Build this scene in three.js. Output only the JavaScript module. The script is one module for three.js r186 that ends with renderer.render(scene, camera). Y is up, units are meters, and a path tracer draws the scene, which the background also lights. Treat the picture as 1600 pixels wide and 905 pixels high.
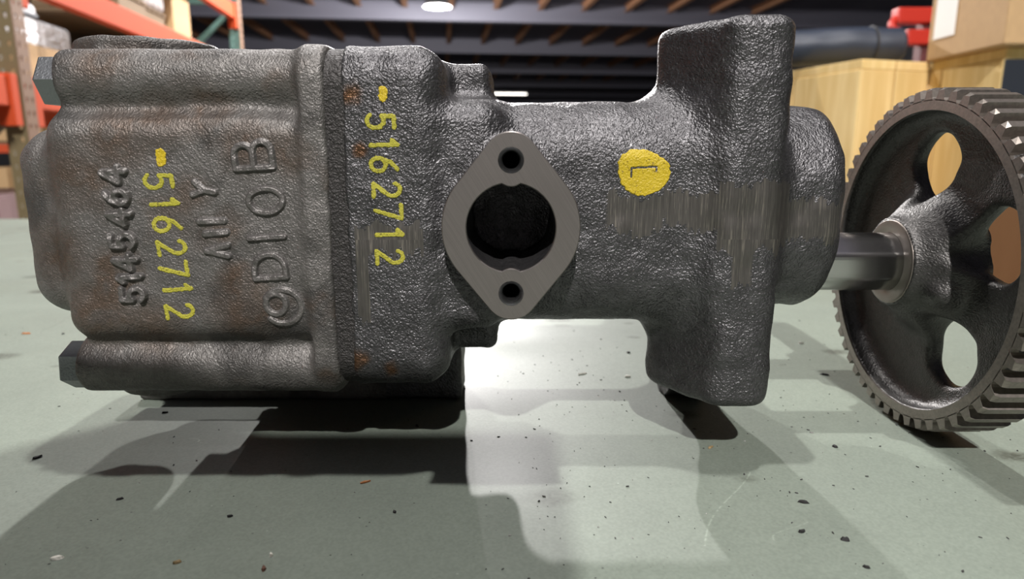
import * as THREE from 'three';
import { RectAreaLightUniformsLib } from 'three/addons/lights/RectAreaLightUniformsLib.js';
import { RoundedBoxGeometry } from 'three/addons/geometries/RoundedBoxGeometry.js';
import { mergeGeometries, mergeVertices, toCreasedNormals } from 'three/addons/utils/BufferGeometryUtils.js';

// ---------------------------------------------------------------- camera, light, exposure
const scene = new THREE.Scene();
scene.background = new THREE.Color(0x000000);
const H = 0.107;                                   // lens height above the bench top (bench top is y = 0)
const camera = new THREE.PerspectiveCamera(47.03, 1600 / 905, 0.01, 200);
camera.position.set(0, H, 0);
camera.rotation.x = THREE.MathUtils.degToRad(-11.5);
camera.focus = 0.225;
camera.userData.fStop = 13;
scene.add(camera);
const renderer = new THREE.WebGLRenderer();
renderer.toneMapping = THREE.LinearToneMapping;
renderer.toneMappingExposure = 0.36;
renderer.shadowMap.enabled = true;
RectAreaLightUniformsLib.init();
const YAW = 0.105;                                 // the building stands turned against the camera
const LAMPS = [                                    // x', height above bench, distance in the building's axes, candela
  [0.25, 3.8, 0.30, 80],
  [-0.33, 3.8, -3.42, 310],
  [0.18, 2.55, 6.2, 290],
  [0.0, 3.8, 18.2, 260],
  [-0.75, 3.1, 2.9, 48],
];

// ---------------------------------------------------------------- helpers
function rng(seed) { let a = seed >>> 0; return () => { a = (a + 0x6D2B79F5) | 0; let t = Math.imul(a ^ (a >>> 15), 1 | a); t = (t + Math.imul(t ^ (t >>> 7), 61 | t)) ^ t; return ((t ^ (t >>> 14)) >>> 0) / 4294967296; }; }
const rand = rng(11);
const sm = (a, b, x) => { const t = Math.min(1, Math.max(0, (x - a) / (b - a))); return t * t * (3 - 2 * t); };
const mix = (a, b, t) => a + (b - a) * t;
function h3(x, y, z) { let h = Math.imul(x, 374761393) ^ Math.imul(y, 668265263) ^ Math.imul(z, 1274126177); h = Math.imul(h ^ (h >>> 13), 1274126177); return ((h ^ (h >>> 16)) >>> 0) / 4294967296; }
function noise(x, y, z) {
  const X = Math.floor(x), Y = Math.floor(y), Z = Math.floor(z); let u = x - X, v = y - Y, w = z - Z;
  u = u * u * (3 - 2 * u); v = v * v * (3 - 2 * v); w = w * w * (3 - 2 * w);
  return mix(mix(mix(h3(X, Y, Z), h3(X + 1, Y, Z), u), mix(h3(X, Y + 1, Z), h3(X + 1, Y + 1, Z), u), v),
    mix(mix(h3(X, Y, Z + 1), h3(X + 1, Y, Z + 1), u), mix(h3(X, Y + 1, Z + 1), h3(X + 1, Y + 1, Z + 1), u), v), w);
}
const fbm = (x, y, z, o = 4) => { let s = 0, a = 0.5, f = 1; for (let i = 0; i < o; i++) { s += a * noise(x * f, y * f, z * f); a *= 0.5; f *= 2.03; } return s / (1 - Math.pow(0.5, o)); };
function tnoise(u, v, n, s) {                      // tileable noise, n cells around
  const X = Math.floor(u * n), Y = Math.floor(v * n); let a = u * n - X, b = v * n - Y; a = a * a * (3 - 2 * a); b = b * b * (3 - 2 * b);
  const m = (k) => ((k % n) + n) % n;
  return mix(mix(h3(m(X), m(Y), s), h3(m(X + 1), m(Y), s), a), mix(h3(m(X), m(Y + 1), s), h3(m(X + 1), m(Y + 1), s), a), b);
}
function dataTex(w, h, fn, srgb, repeat) {
  const d = new Uint8Array(w * h * 4), c = [0, 0, 0];
  for (let j = 0; j < h; j++) for (let i = 0; i < w; i++) { fn(i / w, j / h, c, i, j); const k = (j * w + i) * 4; for (let q = 0; q < 3; q++) d[k + q] = Math.max(0, Math.min(255, Math.round(c[q] * 255))); d[k + 3] = 255; }
  const t = new THREE.DataTexture(d, w, h); t.magFilter = THREE.LinearFilter; t.minFilter = THREE.LinearMipmapLinearFilter; t.generateMipmaps = true;
  t.wrapS = t.wrapT = THREE.RepeatWrapping; if (srgb) t.colorSpace = THREE.SRGBColorSpace; if (repeat) t.repeat.set(repeat[0], repeat[1]); t.needsUpdate = true; return t;
}
const lin = (r, g, b) => new THREE.Color().setRGB(r, g, b);
const taken = {};
const numbered = (n) => { const k = taken[n] = (taken[n] ?? -1) + 1; return k ? n + '_' + String(k).padStart(3, '0') : n; };
function shadows(o) { o.traverse((m) => { if (m.isMesh) { m.castShadow = true; m.receiveShadow = true; } }); return o; }
function thing(name, label, category, pos = [0, 0, 0], turn = 0, group) { const o = new THREE.Group(); o.name = numbered(name); o.position.set(...pos); o.rotation.y = turn; o.userData = { label, category }; if (group) o.userData.group = group; scene.add(o); return o; }
function part(name, geo, mat, parent, label) { const m = new THREE.Mesh(geo, mat); m.name = name; m.castShadow = m.receiveShadow = true; if (label) m.userData.label = label; parent.add(m); return m; }
function solo(name, geo, mat, label, category, pos = [0, 0, 0], turn = 0, group) { const m = part(numbered(name), geo, mat, scene); m.position.set(...pos); m.rotation.y = turn; m.userData = { label, category }; if (group) m.userData.group = group; return m; }
function struct(name, geo, mat, pos = [0, 0, 0], turn = 0, label, category) { const m = part(numbered(name), geo, mat, scene); m.position.set(...pos); m.rotation.y = turn; m.userData = { kind: 'structure', label, category }; return m; }
const cY = Math.cos(YAW), sY = Math.sin(YAW);
const bf = (x, y, d) => [x * cY - d * sY, y, -d * cY - x * sY];      // the building's axes to the world
const box = (w, h, d, x = 0, y = 0, z = 0) => new THREE.BoxGeometry(w, h, d).translate(x, y, z);
const rbox = (w, h, d, r, x = 0, y = 0, z = 0, s = 2) => new RoundedBoxGeometry(w, h, d, s, r).translate(x, y, z);
function worldUV(g, s = 1) {                        // box-projected uv in metres
  g = g.index ? g.toNonIndexed() : g; const p = g.attributes.position, n = p.count, uv = new Float32Array(n * 2), a = new THREE.Vector3(), b = new THREE.Vector3(), c = new THREE.Vector3();
  for (let i = 0; i < n; i += 3) {
    a.fromBufferAttribute(p, i); b.fromBufferAttribute(p, i + 1).sub(a); c.fromBufferAttribute(p, i + 2).sub(a); b.cross(c);
    const x = Math.abs(b.x), y = Math.abs(b.y), z = Math.abs(b.z), k = x > y && x > z ? 0 : y > z ? 1 : 2;
    for (let q = 0; q < 3; q++) { const X = p.getX(i + q), Y = p.getY(i + q), Z = p.getZ(i + q); uv[(i + q) * 2] = (k === 0 ? Z : X) * s; uv[(i + q) * 2 + 1] = (k === 1 ? Z : Y) * s; }
  }
  g.setAttribute('uv', new THREE.BufferAttribute(uv, 2)); return g;
}
// signed distances
const len2 = Math.hypot;
const sRBox = (x, y, z, cx, cy, cz, hx, hy, hz, r) => { const a = Math.abs(x - cx) - hx + r, b = Math.abs(y - cy) - hy + r, c = Math.abs(z - cz) - hz + r; return Math.min(Math.max(a, b, c), 0) + Math.sqrt(Math.max(a, 0) ** 2 + Math.max(b, 0) ** 2 + Math.max(c, 0) ** 2) - r; };
// a bar along x: rounded rectangle across (corner rc), its ends rounded by re
const sBar = (x, y, z, x0, x1, cy, cz, hy, hz, rc, re) => { const b = Math.abs(y - cy) - hy + rc, c = Math.abs(z - cz) - hz + rc; const d2 = Math.min(Math.max(b, c), 0) + Math.sqrt(Math.max(b, 0) ** 2 + Math.max(c, 0) ** 2) - rc + re; const dx = Math.abs(x - (x0 + x1) / 2) - (x1 - x0) / 2 + re; return Math.min(Math.max(d2, dx), 0) + Math.sqrt(Math.max(d2, 0) ** 2 + Math.max(dx, 0) ** 2) - re; };
const smin = (a, b, k) => { const h = Math.max(k - Math.abs(a - b), 0) / k; return Math.min(a, b) - h * h * k * 0.25; };
const smax = (a, b, k) => -smin(-a, -b, k);

// surface nets: meshes a distance field; uv = box projection in metres; colour(x, y, z, n) gives linear rgb; slot(x, y, z, n) picks the material
function meshField(f, lo, hi, cell, colour, slot) {
  const nx = Math.ceil((hi[0] - lo[0]) / cell) + 1, ny = Math.ceil((hi[1] - lo[1]) / cell) + 1, nz = Math.ceil((hi[2] - lo[2]) / cell) + 1;
  const F = new Float32Array(nx * ny * nz), at = (i, j, k) => (k * ny + j) * nx + i;
  for (let k = 0; k < nz; k++) for (let j = 0; j < ny; j++) {
    for (let i = 0; i < nx; i++) {
      const v = f(lo[0] + i * cell, lo[1] + j * cell, lo[2] + k * cell); F[at(i, j, k)] = v;
      const skip = Math.floor((Math.abs(v) * 0.75) / cell) - 2;          // far from the surface nothing changes sign
      for (let q = 0; q < skip && i + 1 < nx; q++) { i++; F[at(i, j, k)] = v; }
    }
  }
  const id = new Int32Array(nx * ny * nz).fill(-1), P = [], N = [];
  const e = cell * 0.6;
  for (let k = 0; k < nz - 1; k++) for (let j = 0; j < ny - 1; j++) for (let i = 0; i < nx - 1; i++) {
    let m = 0; const c = [];
    for (let q = 0; q < 8; q++) { const v = F[at(i + (q & 1), j + ((q >> 1) & 1), k + (q >> 2))]; c.push(v); if (v < 0) m++; }
    if (m === 0 || m === 8) continue;
    let sx = 0, sy = 0, sz = 0, n = 0;
    for (let a = 0; a < 8; a++) for (const b of [1, 2, 4]) if (!(a & b)) { const v0 = c[a], v1 = c[a | b]; if ((v0 < 0) !== (v1 < 0)) { const t = v0 / (v0 - v1); sx += (a & 1) + (b === 1 ? t : 0); sy += ((a >> 1) & 1) + (b === 2 ? t : 0); sz += (a >> 2) + (b === 4 ? t : 0); n++; } }
    let x = lo[0] + (i + sx / n) * cell, y = lo[1] + (j + sy / n) * cell, z = lo[2] + (k + sz / n) * cell, gx, gy, gz;
    for (let it = 0; it < 2; it++) {
      gx = f(x + e, y, z) - f(x - e, y, z); gy = f(x, y + e, z) - f(x, y - e, z); gz = f(x, y, z + e) - f(x, y, z - e);
      const l = Math.sqrt(gx * gx + gy * gy + gz * gz) || 1; gx /= l; gy /= l; gz /= l;
      if (it === 0) { const d = Math.max(-cell * 0.6, Math.min(cell * 0.6, f(x, y, z))); x -= gx * d; y -= gy * d; z -= gz * d; }
    }
    id[at(i, j, k)] = P.length / 3; P.push(x, y, z); N.push(gx, gy, gz);
  }
  const tris = [];
  const quad = (a, b, c, d, flip) => { if (a < 0 || b < 0 || c < 0 || d < 0) return; if (flip) tris.push(a, c, b, a, d, c); else tris.push(a, b, c, a, c, d); };
  for (let k = 1; k < nz - 1; k++) for (let j = 1; j < ny - 1; j++) for (let i = 1; i < nx - 1; i++) {
    const s = F[at(i, j, k)] < 0;
    if (s !== F[at(i + 1, j, k)] < 0) quad(id[at(i, j - 1, k - 1)], id[at(i, j, k - 1)], id[at(i, j, k)], id[at(i, j - 1, k)], !s);
    if (s !== F[at(i, j + 1, k)] < 0) quad(id[at(i - 1, j, k - 1)], id[at(i - 1, j, k)], id[at(i, j, k)], id[at(i, j, k - 1)], !s);
    if (s !== F[at(i, j, k + 1)] < 0) quad(id[at(i - 1, j - 1, k)], id[at(i, j - 1, k)], id[at(i, j, k)], id[at(i - 1, j, k)], !s);
  }
  // split vertices where the projection axis changes
  const key = new Map(), pos = [], nor = [], uv = [], col = [], idx = [[], []];
  for (let t = 0; t < tris.length; t += 3) {
    let ax = 0, ay = 0, az = 0, mx = 0, my = 0, mz = 0;
    for (let q = 0; q < 3; q++) { const v = tris[t + q] * 3; ax += Math.abs(N[v]); ay += Math.abs(N[v + 1]); az += Math.abs(N[v + 2]); mx += P[v] / 3; my += P[v + 1] / 3; mz += P[v + 2] / 3; }
    const k = az * 1.15 >= ax && az * 1.15 >= ay ? 2 : ay > ax ? 1 : 0, sl = slot ? slot(mx, my, mz, N, tris[t] * 3) : 0;
    for (let q = 0; q < 3; q++) {
      const v = tris[t + q], kk = v * 3 + k; let w = key.get(kk);
      if (w === undefined) {
        w = pos.length / 3; key.set(kk, w); const x = P[v * 3], y = P[v * 3 + 1], z = P[v * 3 + 2];
        pos.push(x, y, z); nor.push(N[v * 3], N[v * 3 + 1], N[v * 3 + 2]); uv.push(k === 0 ? z : x, k === 1 ? z : y);
        if (colour) col.push(...colour(x, y, z, N[v * 3], N[v * 3 + 1], N[v * 3 + 2]));
      }
      idx[sl].push(w);
    }
  }
  const g = new THREE.BufferGeometry();
  g.setAttribute('position', new THREE.Float32BufferAttribute(pos, 3)); g.setAttribute('normal', new THREE.Float32BufferAttribute(nor, 3)); g.setAttribute('uv', new THREE.Float32BufferAttribute(uv, 2));
  if (colour) g.setAttribute('color', new THREE.Float32BufferAttribute(col, 3));
  g.setIndex(idx[0].concat(idx[1])); if (slot) { g.addGroup(0, idx[0].length, 0); g.addGroup(idx[0].length, idx[1].length, 1); }
  return g;
}

// ---------------------------------------------------------------- textures and materials
// sand-cast skin: blobs of about 0.6 mm, one tile is 64 mm
const castBump = dataTex(1024, 1024, (u, v, c) => {
  const wx = u + 0.006 * tnoise(u, v, 40, 3), wy = v + 0.006 * tnoise(u, v, 40, 4);
  const a = tnoise(wx, wy, 100, 1), b = tnoise(wx, wy, 190, 2), d = tnoise(u, v, 30, 5), e = tnoise(u, v, 300, 6);
  const x = 0.40 * a + 0.34 * b + 0.14 * d + 0.12 * e; c[0] = c[1] = c[2] = x;
}, false, [1 / 0.064, 1 / 0.064]);
const castFine = dataTex(1024, 1024, (u, v, c) => {
  const a = tnoise(u, v, 140, 1), b = tnoise(u, v, 260, 2), d = tnoise(u, v, 40, 5); c[0] = c[1] = c[2] = 0.5 * a + 0.3 * b + 0.2 * d;
}, false, [1 / 0.064, 1 / 0.064]);
const castTone = dataTex(512, 512, (u, v, c) => { const a = 0.78 + 0.22 * tnoise(u, v, 90, 7) + 0.12 * (tnoise(u, v, 30, 8) - 0.5) + 0.1 * (tnoise(u, v, 180, 9) - 0.5); c[0] = c[1] = c[2] = a; }, false, [1 / 0.064, 1 / 0.064]);
const castRough = dataTex(512, 512, (u, v, c) => { c[0] = c[1] = c[2] = 0.72 + 0.28 * tnoise(u, v, 70, 17); }, false, [1 / 0.064, 1 / 0.064]);
const M = {};
M.housing = new THREE.MeshStandardMaterial({ color: lin(1, 1, 1), vertexColors: true, metalness: 0.85, roughness: 0.53, bumpMap: castBump, bumpScale: 0.00048, map: castTone, roughnessMap: castRough });
M.cover = new THREE.MeshStandardMaterial({ color: lin(1, 1, 1), vertexColors: true, metalness: 0.55, roughness: 0.62, bumpMap: castFine, bumpScale: 0.00035, map: castTone, roughnessMap: castRough });
const filed = dataTex(512, 512, (u, v, c) => { const l = tnoise(u, 0.3 + v * 0.02, 150, 21) * 0.6 + tnoise(u, v * 0.06, 320, 22) * 0.4, x = sm(0.62, 0.9, l); c[0] = 0.085 + 0.08 * l + 0.10 * x; c[1] = 0.079 + 0.075 * l + 0.088 * x; c[2] = 0.072 + 0.068 * l + 0.065 * x; }, false, [1 / 0.04, 1 / 0.04]);
M.filed = new THREE.MeshStandardMaterial({ map: filed, metalness: 0.85, roughness: 0.46, bumpMap: filed, bumpScale: 0.00006 });
M.gasket = new THREE.MeshStandardMaterial({ color: lin(0.045, 0.042, 0.04), metalness: 0.55, roughness: 0.55, bumpMap: castBump, bumpScale: 0.0006 });
const brush = dataTex(512, 512, (u, v, c) => { const s = u * 0.85 + v * 0.53; const l = 0.6 * noise(s * 260, u * 6, 3) + 0.4 * noise(s * 520, v * 5, 9); c[0] = c[1] = c[2] = 0.82 + 0.18 * l + 0.05 * (noise(u * 7, v * 7, 2) - 0.5); }, false, [1 / 0.06, 1 / 0.06]);
M.machined = new THREE.MeshStandardMaterial({ color: lin(0.25, 0.228, 0.212), map: brush, metalness: 0.9, roughness: 0.42, bumpMap: brush, bumpScale: 0.00004 });
M.dark = new THREE.MeshStandardMaterial({ color: lin(0.05, 0.05, 0.052), metalness: 0.6, roughness: 0.6 });
M.steel = new THREE.MeshStandardMaterial({ color: lin(0.5, 0.49, 0.48), metalness: 1, roughness: 0.2 });
M.bright = new THREE.MeshStandardMaterial({ color: lin(0.55, 0.53, 0.5), metalness: 1, roughness: 0.3 });
M.countersink = new THREE.MeshStandardMaterial({ color: lin(0.6, 0.6, 0.6), metalness: 1, roughness: 0.3, side: THREE.DoubleSide });
M.thread = new THREE.MeshStandardMaterial({ color: lin(0.06, 0.06, 0.06), metalness: 0.8, roughness: 0.45, side: THREE.DoubleSide });
M.bolt = new THREE.MeshStandardMaterial({ color: lin(0.20, 0.21, 0.215), metalness: 0.85, roughness: 0.4, bumpMap: castFine, bumpScale: 0.0001 });
M.gearCast = new THREE.MeshStandardMaterial({ color: lin(0.085, 0.082, 0.078), metalness: 0.75, roughness: 0.46, bumpMap: castFine, bumpScale: 0.00025, map: castTone });
M.gearCut = new THREE.MeshStandardMaterial({ color: lin(0.27, 0.24, 0.21), metalness: 0.9, roughness: 0.42, map: castTone });
M.oil = new THREE.MeshPhysicalMaterial({ color: lin(0.22, 0.09, 0.02), metalness: 0.2, roughness: 0.25, clearcoat: 0.6, clearcoatRoughness: 0.15 });
const paintTone = dataTex(256, 256, (u, v, c) => { const a = tnoise(u, v, 60, 31), b = tnoise(u, v, 20, 32), k = sm(0.68, 0.85, a * 0.6 + b * 0.4); c[0] = mix(0.92, 0.45, k); c[1] = mix(0.9, 0.42, k); c[2] = mix(0.8, 0.5, k); }, false, [1 / 0.02, 1 / 0.02]);
M.chalkYellow = new THREE.MeshStandardMaterial({ color: lin(0.40, 0.38, 0.04), roughness: 0.7, map: paintTone, bumpMap: castFine, bumpScale: 0.0003 });
M.paintYellow = new THREE.MeshStandardMaterial({ color: lin(0.55, 0.41, 0.012), roughness: 0.55, map: paintTone, bumpMap: castFine, bumpScale: 0.0003 });

// ---------------------------------------------------------------- the building
const ROOF = 4.6, FLOOR = -0.92;
const concrete = dataTex(512, 512, (u, v, c) => { const a = 0.55 * tnoise(u, v, 12, 41) + 0.3 * tnoise(u, v, 48, 42) + 0.15 * tnoise(u, v, 160, 43); c[0] = 0.42 + 0.16 * a; c[1] = 0.41 + 0.16 * a; c[2] = 0.39 + 0.15 * a; }, true, [0.3, 0.3]);
M.concrete = new THREE.MeshStandardMaterial({ map: concrete, roughness: 0.7 });
M.wall = new THREE.MeshStandardMaterial({ color: lin(0.10, 0.10, 0.11), roughness: 0.9 });
M.deck = new THREE.MeshStandardMaterial({ color: lin(0.07, 0.068, 0.095), roughness: 0.8 });
M.girder = new THREE.MeshStandardMaterial({ color: lin(0.16, 0.16, 0.20), roughness: 0.6 });
M.joist = new THREE.MeshStandardMaterial({ color: lin(0.34, 0.17, 0.09), roughness: 0.7 });
const L0 = -12, L1 = 52, W0 = -14, W1 = 16, LM = (L0 + L1) / 2, WM = (W0 + W1) / 2, LL = L1 - L0, WW = W1 - W0;
struct('floor', worldUV(box(WW, 0.2, LL)), M.concrete, bf(WM, FLOOR - 0.1, LM), YAW, 'grey concrete warehouse floor', 'floor');
struct('ceiling', box(WW, 0.2, LL), M.deck, bf(WM, ROOF + 0.1, LM), YAW, 'dark steel roof deck of the warehouse', 'ceiling');
struct('wall_left', box(0.2, ROOF - FLOOR, LL), M.wall, bf(W0 - 0.1, (ROOF + FLOOR) / 2, LM), YAW, 'far side wall of the warehouse beyond the orange racking', 'wall');
struct('wall_right', box(0.2, ROOF - FLOOR, LL), M.wall, bf(W1 + 0.1, (ROOF + FLOOR) / 2, LM), YAW, 'side wall of the warehouse beyond the crates', 'wall');
struct('wall_back', box(WW, ROOF - FLOOR, 0.2), M.girder, bf(WM, (ROOF + FLOOR) / 2, L1 + 0.1), YAW, 'dim end wall of the warehouse', 'wall');
struct('wall_front', box(WW, ROOF - FLOOR, 0.2), M.wall, bf(WM, (ROOF + FLOOR) / 2, L0 - 0.1), YAW, 'warehouse wall behind the camera', 'wall');
// girders across, joists along between them
const iBeam = (l, h, w, t) => mergeGeometries([box(l, t, w, 0, h / 2 - t / 2), box(l, t, w, 0, -h / 2 + t / 2), box(l, h - 2 * t, t)]);
const girderGeo = iBeam(WW, 0.55, 0.28, 0.03);
let gi = 0;
const girderAt = [];
for (let d = 2; d < 50; d += 6.5) girderAt.push(d);
for (const d of girderAt) { struct('roof_girder', girderGeo, M.girder, bf(WM, ROOF - 0.275, d), YAW, 'deep grey steel girder crossing under the roof deck', 'girder').userData.group = 'roof girders'; }
const joistGeo = iBeam(6.2, 0.2, 0.16, 0.02).rotateY(Math.PI / 2);
for (let q = 0; q < girderAt.length - 1; q++) for (let x = -9; x <= 11.01; x += 1.35) {
  if (girderAt[q] < 8 || girderAt[q] > 35) continue;
  struct('roof_joist', joistGeo, M.joist, bf(x - 0.05, ROOF - 0.1, girderAt[q] + 3.25), YAW, 'rust brown roof joist spanning between two grey girders', 'joist').userData.group = 'roof joists';
}
// lamps
M.shade = new THREE.MeshStandardMaterial({ color: lin(0.5, 0.5, 0.52), metalness: 0.3, roughness: 0.5, side: THREE.DoubleSide });
M.lampGlow = new THREE.MeshStandardMaterial({ color: 0xffffff, emissive: new THREE.Color(1.0, 0.97, 0.93), emissiveIntensity: 20 });
const shadeGeo = new THREE.LatheGeometry([[0.05, 0.34], [0.085, 0.33], [0.09, 0.2], [0.12, 0.17], [0.19, 0.09], [0.215, 0.01], [0.22, 0.0]].map((p) => new THREE.Vector2(...p)), 28);
const lensGeo = new THREE.LatheGeometry([[0, -0.02], [0.12, -0.012], [0.19, 0.0], [0.2, 0.012], [0, 0.012]].map((p) => new THREE.Vector2(...p)), 28);
const lampLabels = ['high bay lamp hanging straight above the workbench', 'high bay lamp behind the camera that lights the front of the pump', 'high bay lamp hanging beyond the workbench, one bay nearer than the glaring one', 'glaring white high bay lamp hanging under the roof beyond the pump', 'high bay lamp hanging in the aisle beside the orange pallet racks'];
LAMPS.forEach(([x, y, d, cd], i) => {
  const t = thing('high_bay_lamp', lampLabels[i], 'lamp', bf(x, y, d), YAW);
  part('reflector', shadeGeo, M.shade, t); part('lens', lensGeo, M.lampGlow, t, 'glowing white lens');
  part('hanger', new THREE.CylinderGeometry(0.012, 0.012, ROOF - y - 0.33, 8).translate(0, 0.33 + (ROOF - y - 0.33) / 2, 0), M.girder, t);
  if (i === 3) t.scale.set(1.6, 1.0, 1.6);
  const p = new THREE.PointLight(new THREE.Color(1.0, 0.965, 0.955), cd, 0, 2); p.position.set(0, -0.10, 0); p.castShadow = true; p.shadow.radius = 2.5; p.shadow.mapSize.set(1024, 1024); t.add(p);
});
{ // far strip light
  const t = thing('strip_light', 'long white fluorescent strip light far under the roof', 'lamp', bf(4.15, 3.62, 41), YAW);
  part('housing', box(2.2, 0.09, 0.22, 0, 0.08), M.shade, t); part('tube_lens', rbox(2.1, 0.06, 0.18, 0.02, 0, 0.01), new THREE.MeshStandardMaterial({ color: 0xffffff, emissive: new THREE.Color(1, 0.95, 0.85), emissiveIntensity: 14 }), t, 'glowing white tube lens');
  for (const s of [-0.8, 0.8]) part('hanger', new THREE.CylinderGeometry(0.01, 0.01, ROOF - 3.62 - 0.12, 6).translate(s, 0.12 + (ROOF - 3.74) / 2, 0), M.girder, t);
  const r = new THREE.RectAreaLight(new THREE.Color(1, 0.95, 0.85), 5, 2.1, 0.18); r.position.set(0, -0.04, 0); r.rotation.x = -Math.PI / 2; t.add(r);
}

// ---------------------------------------------------------------- the workbench
const benchMap = (() => {
  const w = 2048, R = rng(5), scr = [], stain = [], dot = [];
  for (let i = 0; i < 70; i++) scr.push([R(), R(), R() * Math.PI * 2, 0.02 + 0.12 * R() * R(), 0.5 + R(), (R() - 0.4) * 0.5]);
  for (let i = 0; i < 60; i++) stain.push([R(), R(), 0.006 + 0.022 * R(), 0.1 + 0.22 * R(), R()]);
  const img = new Float32Array(w * w).fill(0), warm = new Float32Array(w * w).fill(0);
  for (const [x, y, a, l, th, s] of scr) { const n = Math.ceil(l * w * 1.4); for (let i = 0; i < n; i++) { const t = i / n, px = x + Math.cos(a) * l * t + 0.004 * Math.sin(t * 5 + x * 9), py = y + Math.sin(a) * l * t; for (let q = 0; q < 2; q++) { const X = ((Math.floor(px * w) + q) % w + w) % w, Y = ((Math.floor(py * w)) % w + w) % w; img[Y * w + X] += s * 0.4 * (noise(t * 40, x * 50, 0) > 0.35 ? 1 : 0.2); } } }
  for (const [x, y, r, k, q] of stain) { const n = Math.ceil(r * w * 1.3); for (let j = -n; j <= n; j++) for (let i = -n; i <= n; i++) { const X = ((Math.floor(x * w) + i) % w + w) % w, Y = ((Math.floor(y * w) + j) % w + w) % w, d = len2(i, j * 1.6) / (r * w) + 0.9 * (fbm(X * 0.02, Y * 0.02, q * 9, 3) - 0.5); if (d < 1) { const g = k * (1 - sm(0.3, 1, d)) * (0.5 + noise(X * 0.25, Y * 0.25, 1)); img[Y * w + X] -= g; warm[Y * w + X] += g * 0.5; } } }
  for (let i = 0; i < 5200; i++) { const X = Math.floor(R() * w), Y = Math.floor(R() * w), r = R() < 0.06 ? 2 : 1, k = R() < 0.75 ? -0.5 * R() : 0.3 * R(); for (let a = 0; a < r; a++) for (let b = 0; b < r; b++) img[((Y + a) % w) * w + (X + b) % w] += k; }
  return dataTex(w, w, (u, v, c, i, j) => {
    const n = 0.5 * tnoise(u, v, 9, 51) + 0.3 * tnoise(u, v, 30, 52) + 0.2 * tnoise(u, v, 120, 53), g = tnoise(u, v, 900, 54), k = img[j * w + i], q = warm[j * w + i];
    const m = 0.93 + 0.1 * (n - 0.5) + 0.09 * (g - 0.5) + k; c[0] = 0.487 * m + 0.03 * q; c[1] = 0.524 * m + 0.01 * q; c[2] = 0.476 * m - 0.05 * q;
  }, true, [1 / 0.55, 1 / 0.55]);
})();
const benchRough = dataTex(512, 512, (u, v, c) => { const n = 0.6 * tnoise(u, v, 7, 61) + 0.4 * tnoise(u, v, 25, 62); c[0] = c[1] = c[2] = 0.8 + 0.35 * (n - 0.5); }, false, [1 / 0.8, 1 / 0.8]);
M.bench = new THREE.MeshPhysicalMaterial({ map: benchMap, roughness: 0.72, roughnessMap: benchRough, metalness: 0 });
M.benchLeg = new THREE.MeshStandardMaterial({ color: lin(0.14, 0.17, 0.14), roughness: 0.5 });
{
  const t = thing('workbench', 'grey green painted steel workbench under the pump', 'workbench', [0, FLOOR, -0.395]);
  const top = worldUV(rbox(2.6, 0.035, 1.47, 0.006, 0, -FLOOR - 0.0175, 0, 3)); part('bench_top', top, M.bench, t, 'scuffed grey green bench top');
  for (const x of [-1.2, 1.2]) for (const z of [-0.68, 0.68]) part('leg', rbox(0.06, -FLOOR - 0.035, 0.06, 0.006, x, (-FLOOR - 0.035) / 2, z), M.benchLeg, t);
  part('rail', rbox(2.34, 0.08, 0.03, 0.005, 0, -FLOOR - 0.08, 0.68), M.benchLeg, t); part('rail', rbox(2.34, 0.08, 0.03, 0.005, 0, -FLOOR - 0.08, -0.68), M.benchLeg, t);
}

// ---------------------------------------------------------------- the pump
const DA = 0.2566;                                  // distance of the pump's axis from the lens
const pump = thing('pump', 'dark cast iron pump with diamond shaped port and spoked drive gear lying on the bench', 'pump', [0, 0, -DA]);
const YC = 0.0826, SH = 0.066;                      // axis of the body; axis of the drive shaft
const COL = [[0.1304, 0.0316], [0.0348, 0.0316], [0.1304, -0.0316], [0.0348, -0.0316]];
function coverField(x, y, z) {
  let d = sRBox(x, y, z, -0.105, 0.083, 0, 0.0445, 0.0379, 0.0436, 0.009);
  d = smin(d, sRBox(x, y, z, -0.1475, 0.0838, 0.0005, 0.018, 0.0318, 0.0365, 0.0125), 0.005);
  let c;
  c = sBar(x, y, z, -0.142, -0.06, YC, 0, 0.044, 0.028, 0.004, 0.003);
  for (const [cy, cz] of COL) c = Math.min(c, sBar(x, y, z, cy > 0.08 ? -0.1438 : cz > 0 ? -0.149 : -0.108, -0.06, cy, cz, 0.0096, 0.0096, 0.0096, 0.0022));
  d = smin(d, c, 0.006);
  d = smin(d, sBar(x, y, z, -0.0662, -0.0578, YC + 0.0018, 0, 0.0566, 0.0446, 0.0118, 0.0016), 0.004);
  // round port bosses above and below
  const r = len2(x + 0.1325, z) - 0.0245 + 0.002, ty = Math.abs(y - 0.1330) - 0.0128 + 0.002; d = smin(d, Math.min(Math.max(r, ty), 0) + len2(Math.max(r, 0), Math.max(ty, 0)) - 0.002, 0.005);
  const ub = Math.abs(y - 0.033) - 0.0134 + 0.002, rb = len2(x + 0.1325, z - 0.008) - 0.018 + 0.002; d = smin(d, Math.min(Math.max(rb, ub), 0) + len2(Math.max(rb, 0), Math.max(ub, 0)) - 0.002, 0.005);
  d = smin(d, Math.min(sRBox(x, y, z, -0.0795, 0.021, -0.034, 0.0249, 0.0208, 0.012, 0.002), sRBox(x, y, z, -0.130, 0.005, -0.030, 0.035, 0.0048, 0.008, 0.002)), 0.003);   // rear foot
  return d + 0.0007 * (noise(x * 160, y * 160, z * 160) - 0.5);
}
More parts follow.
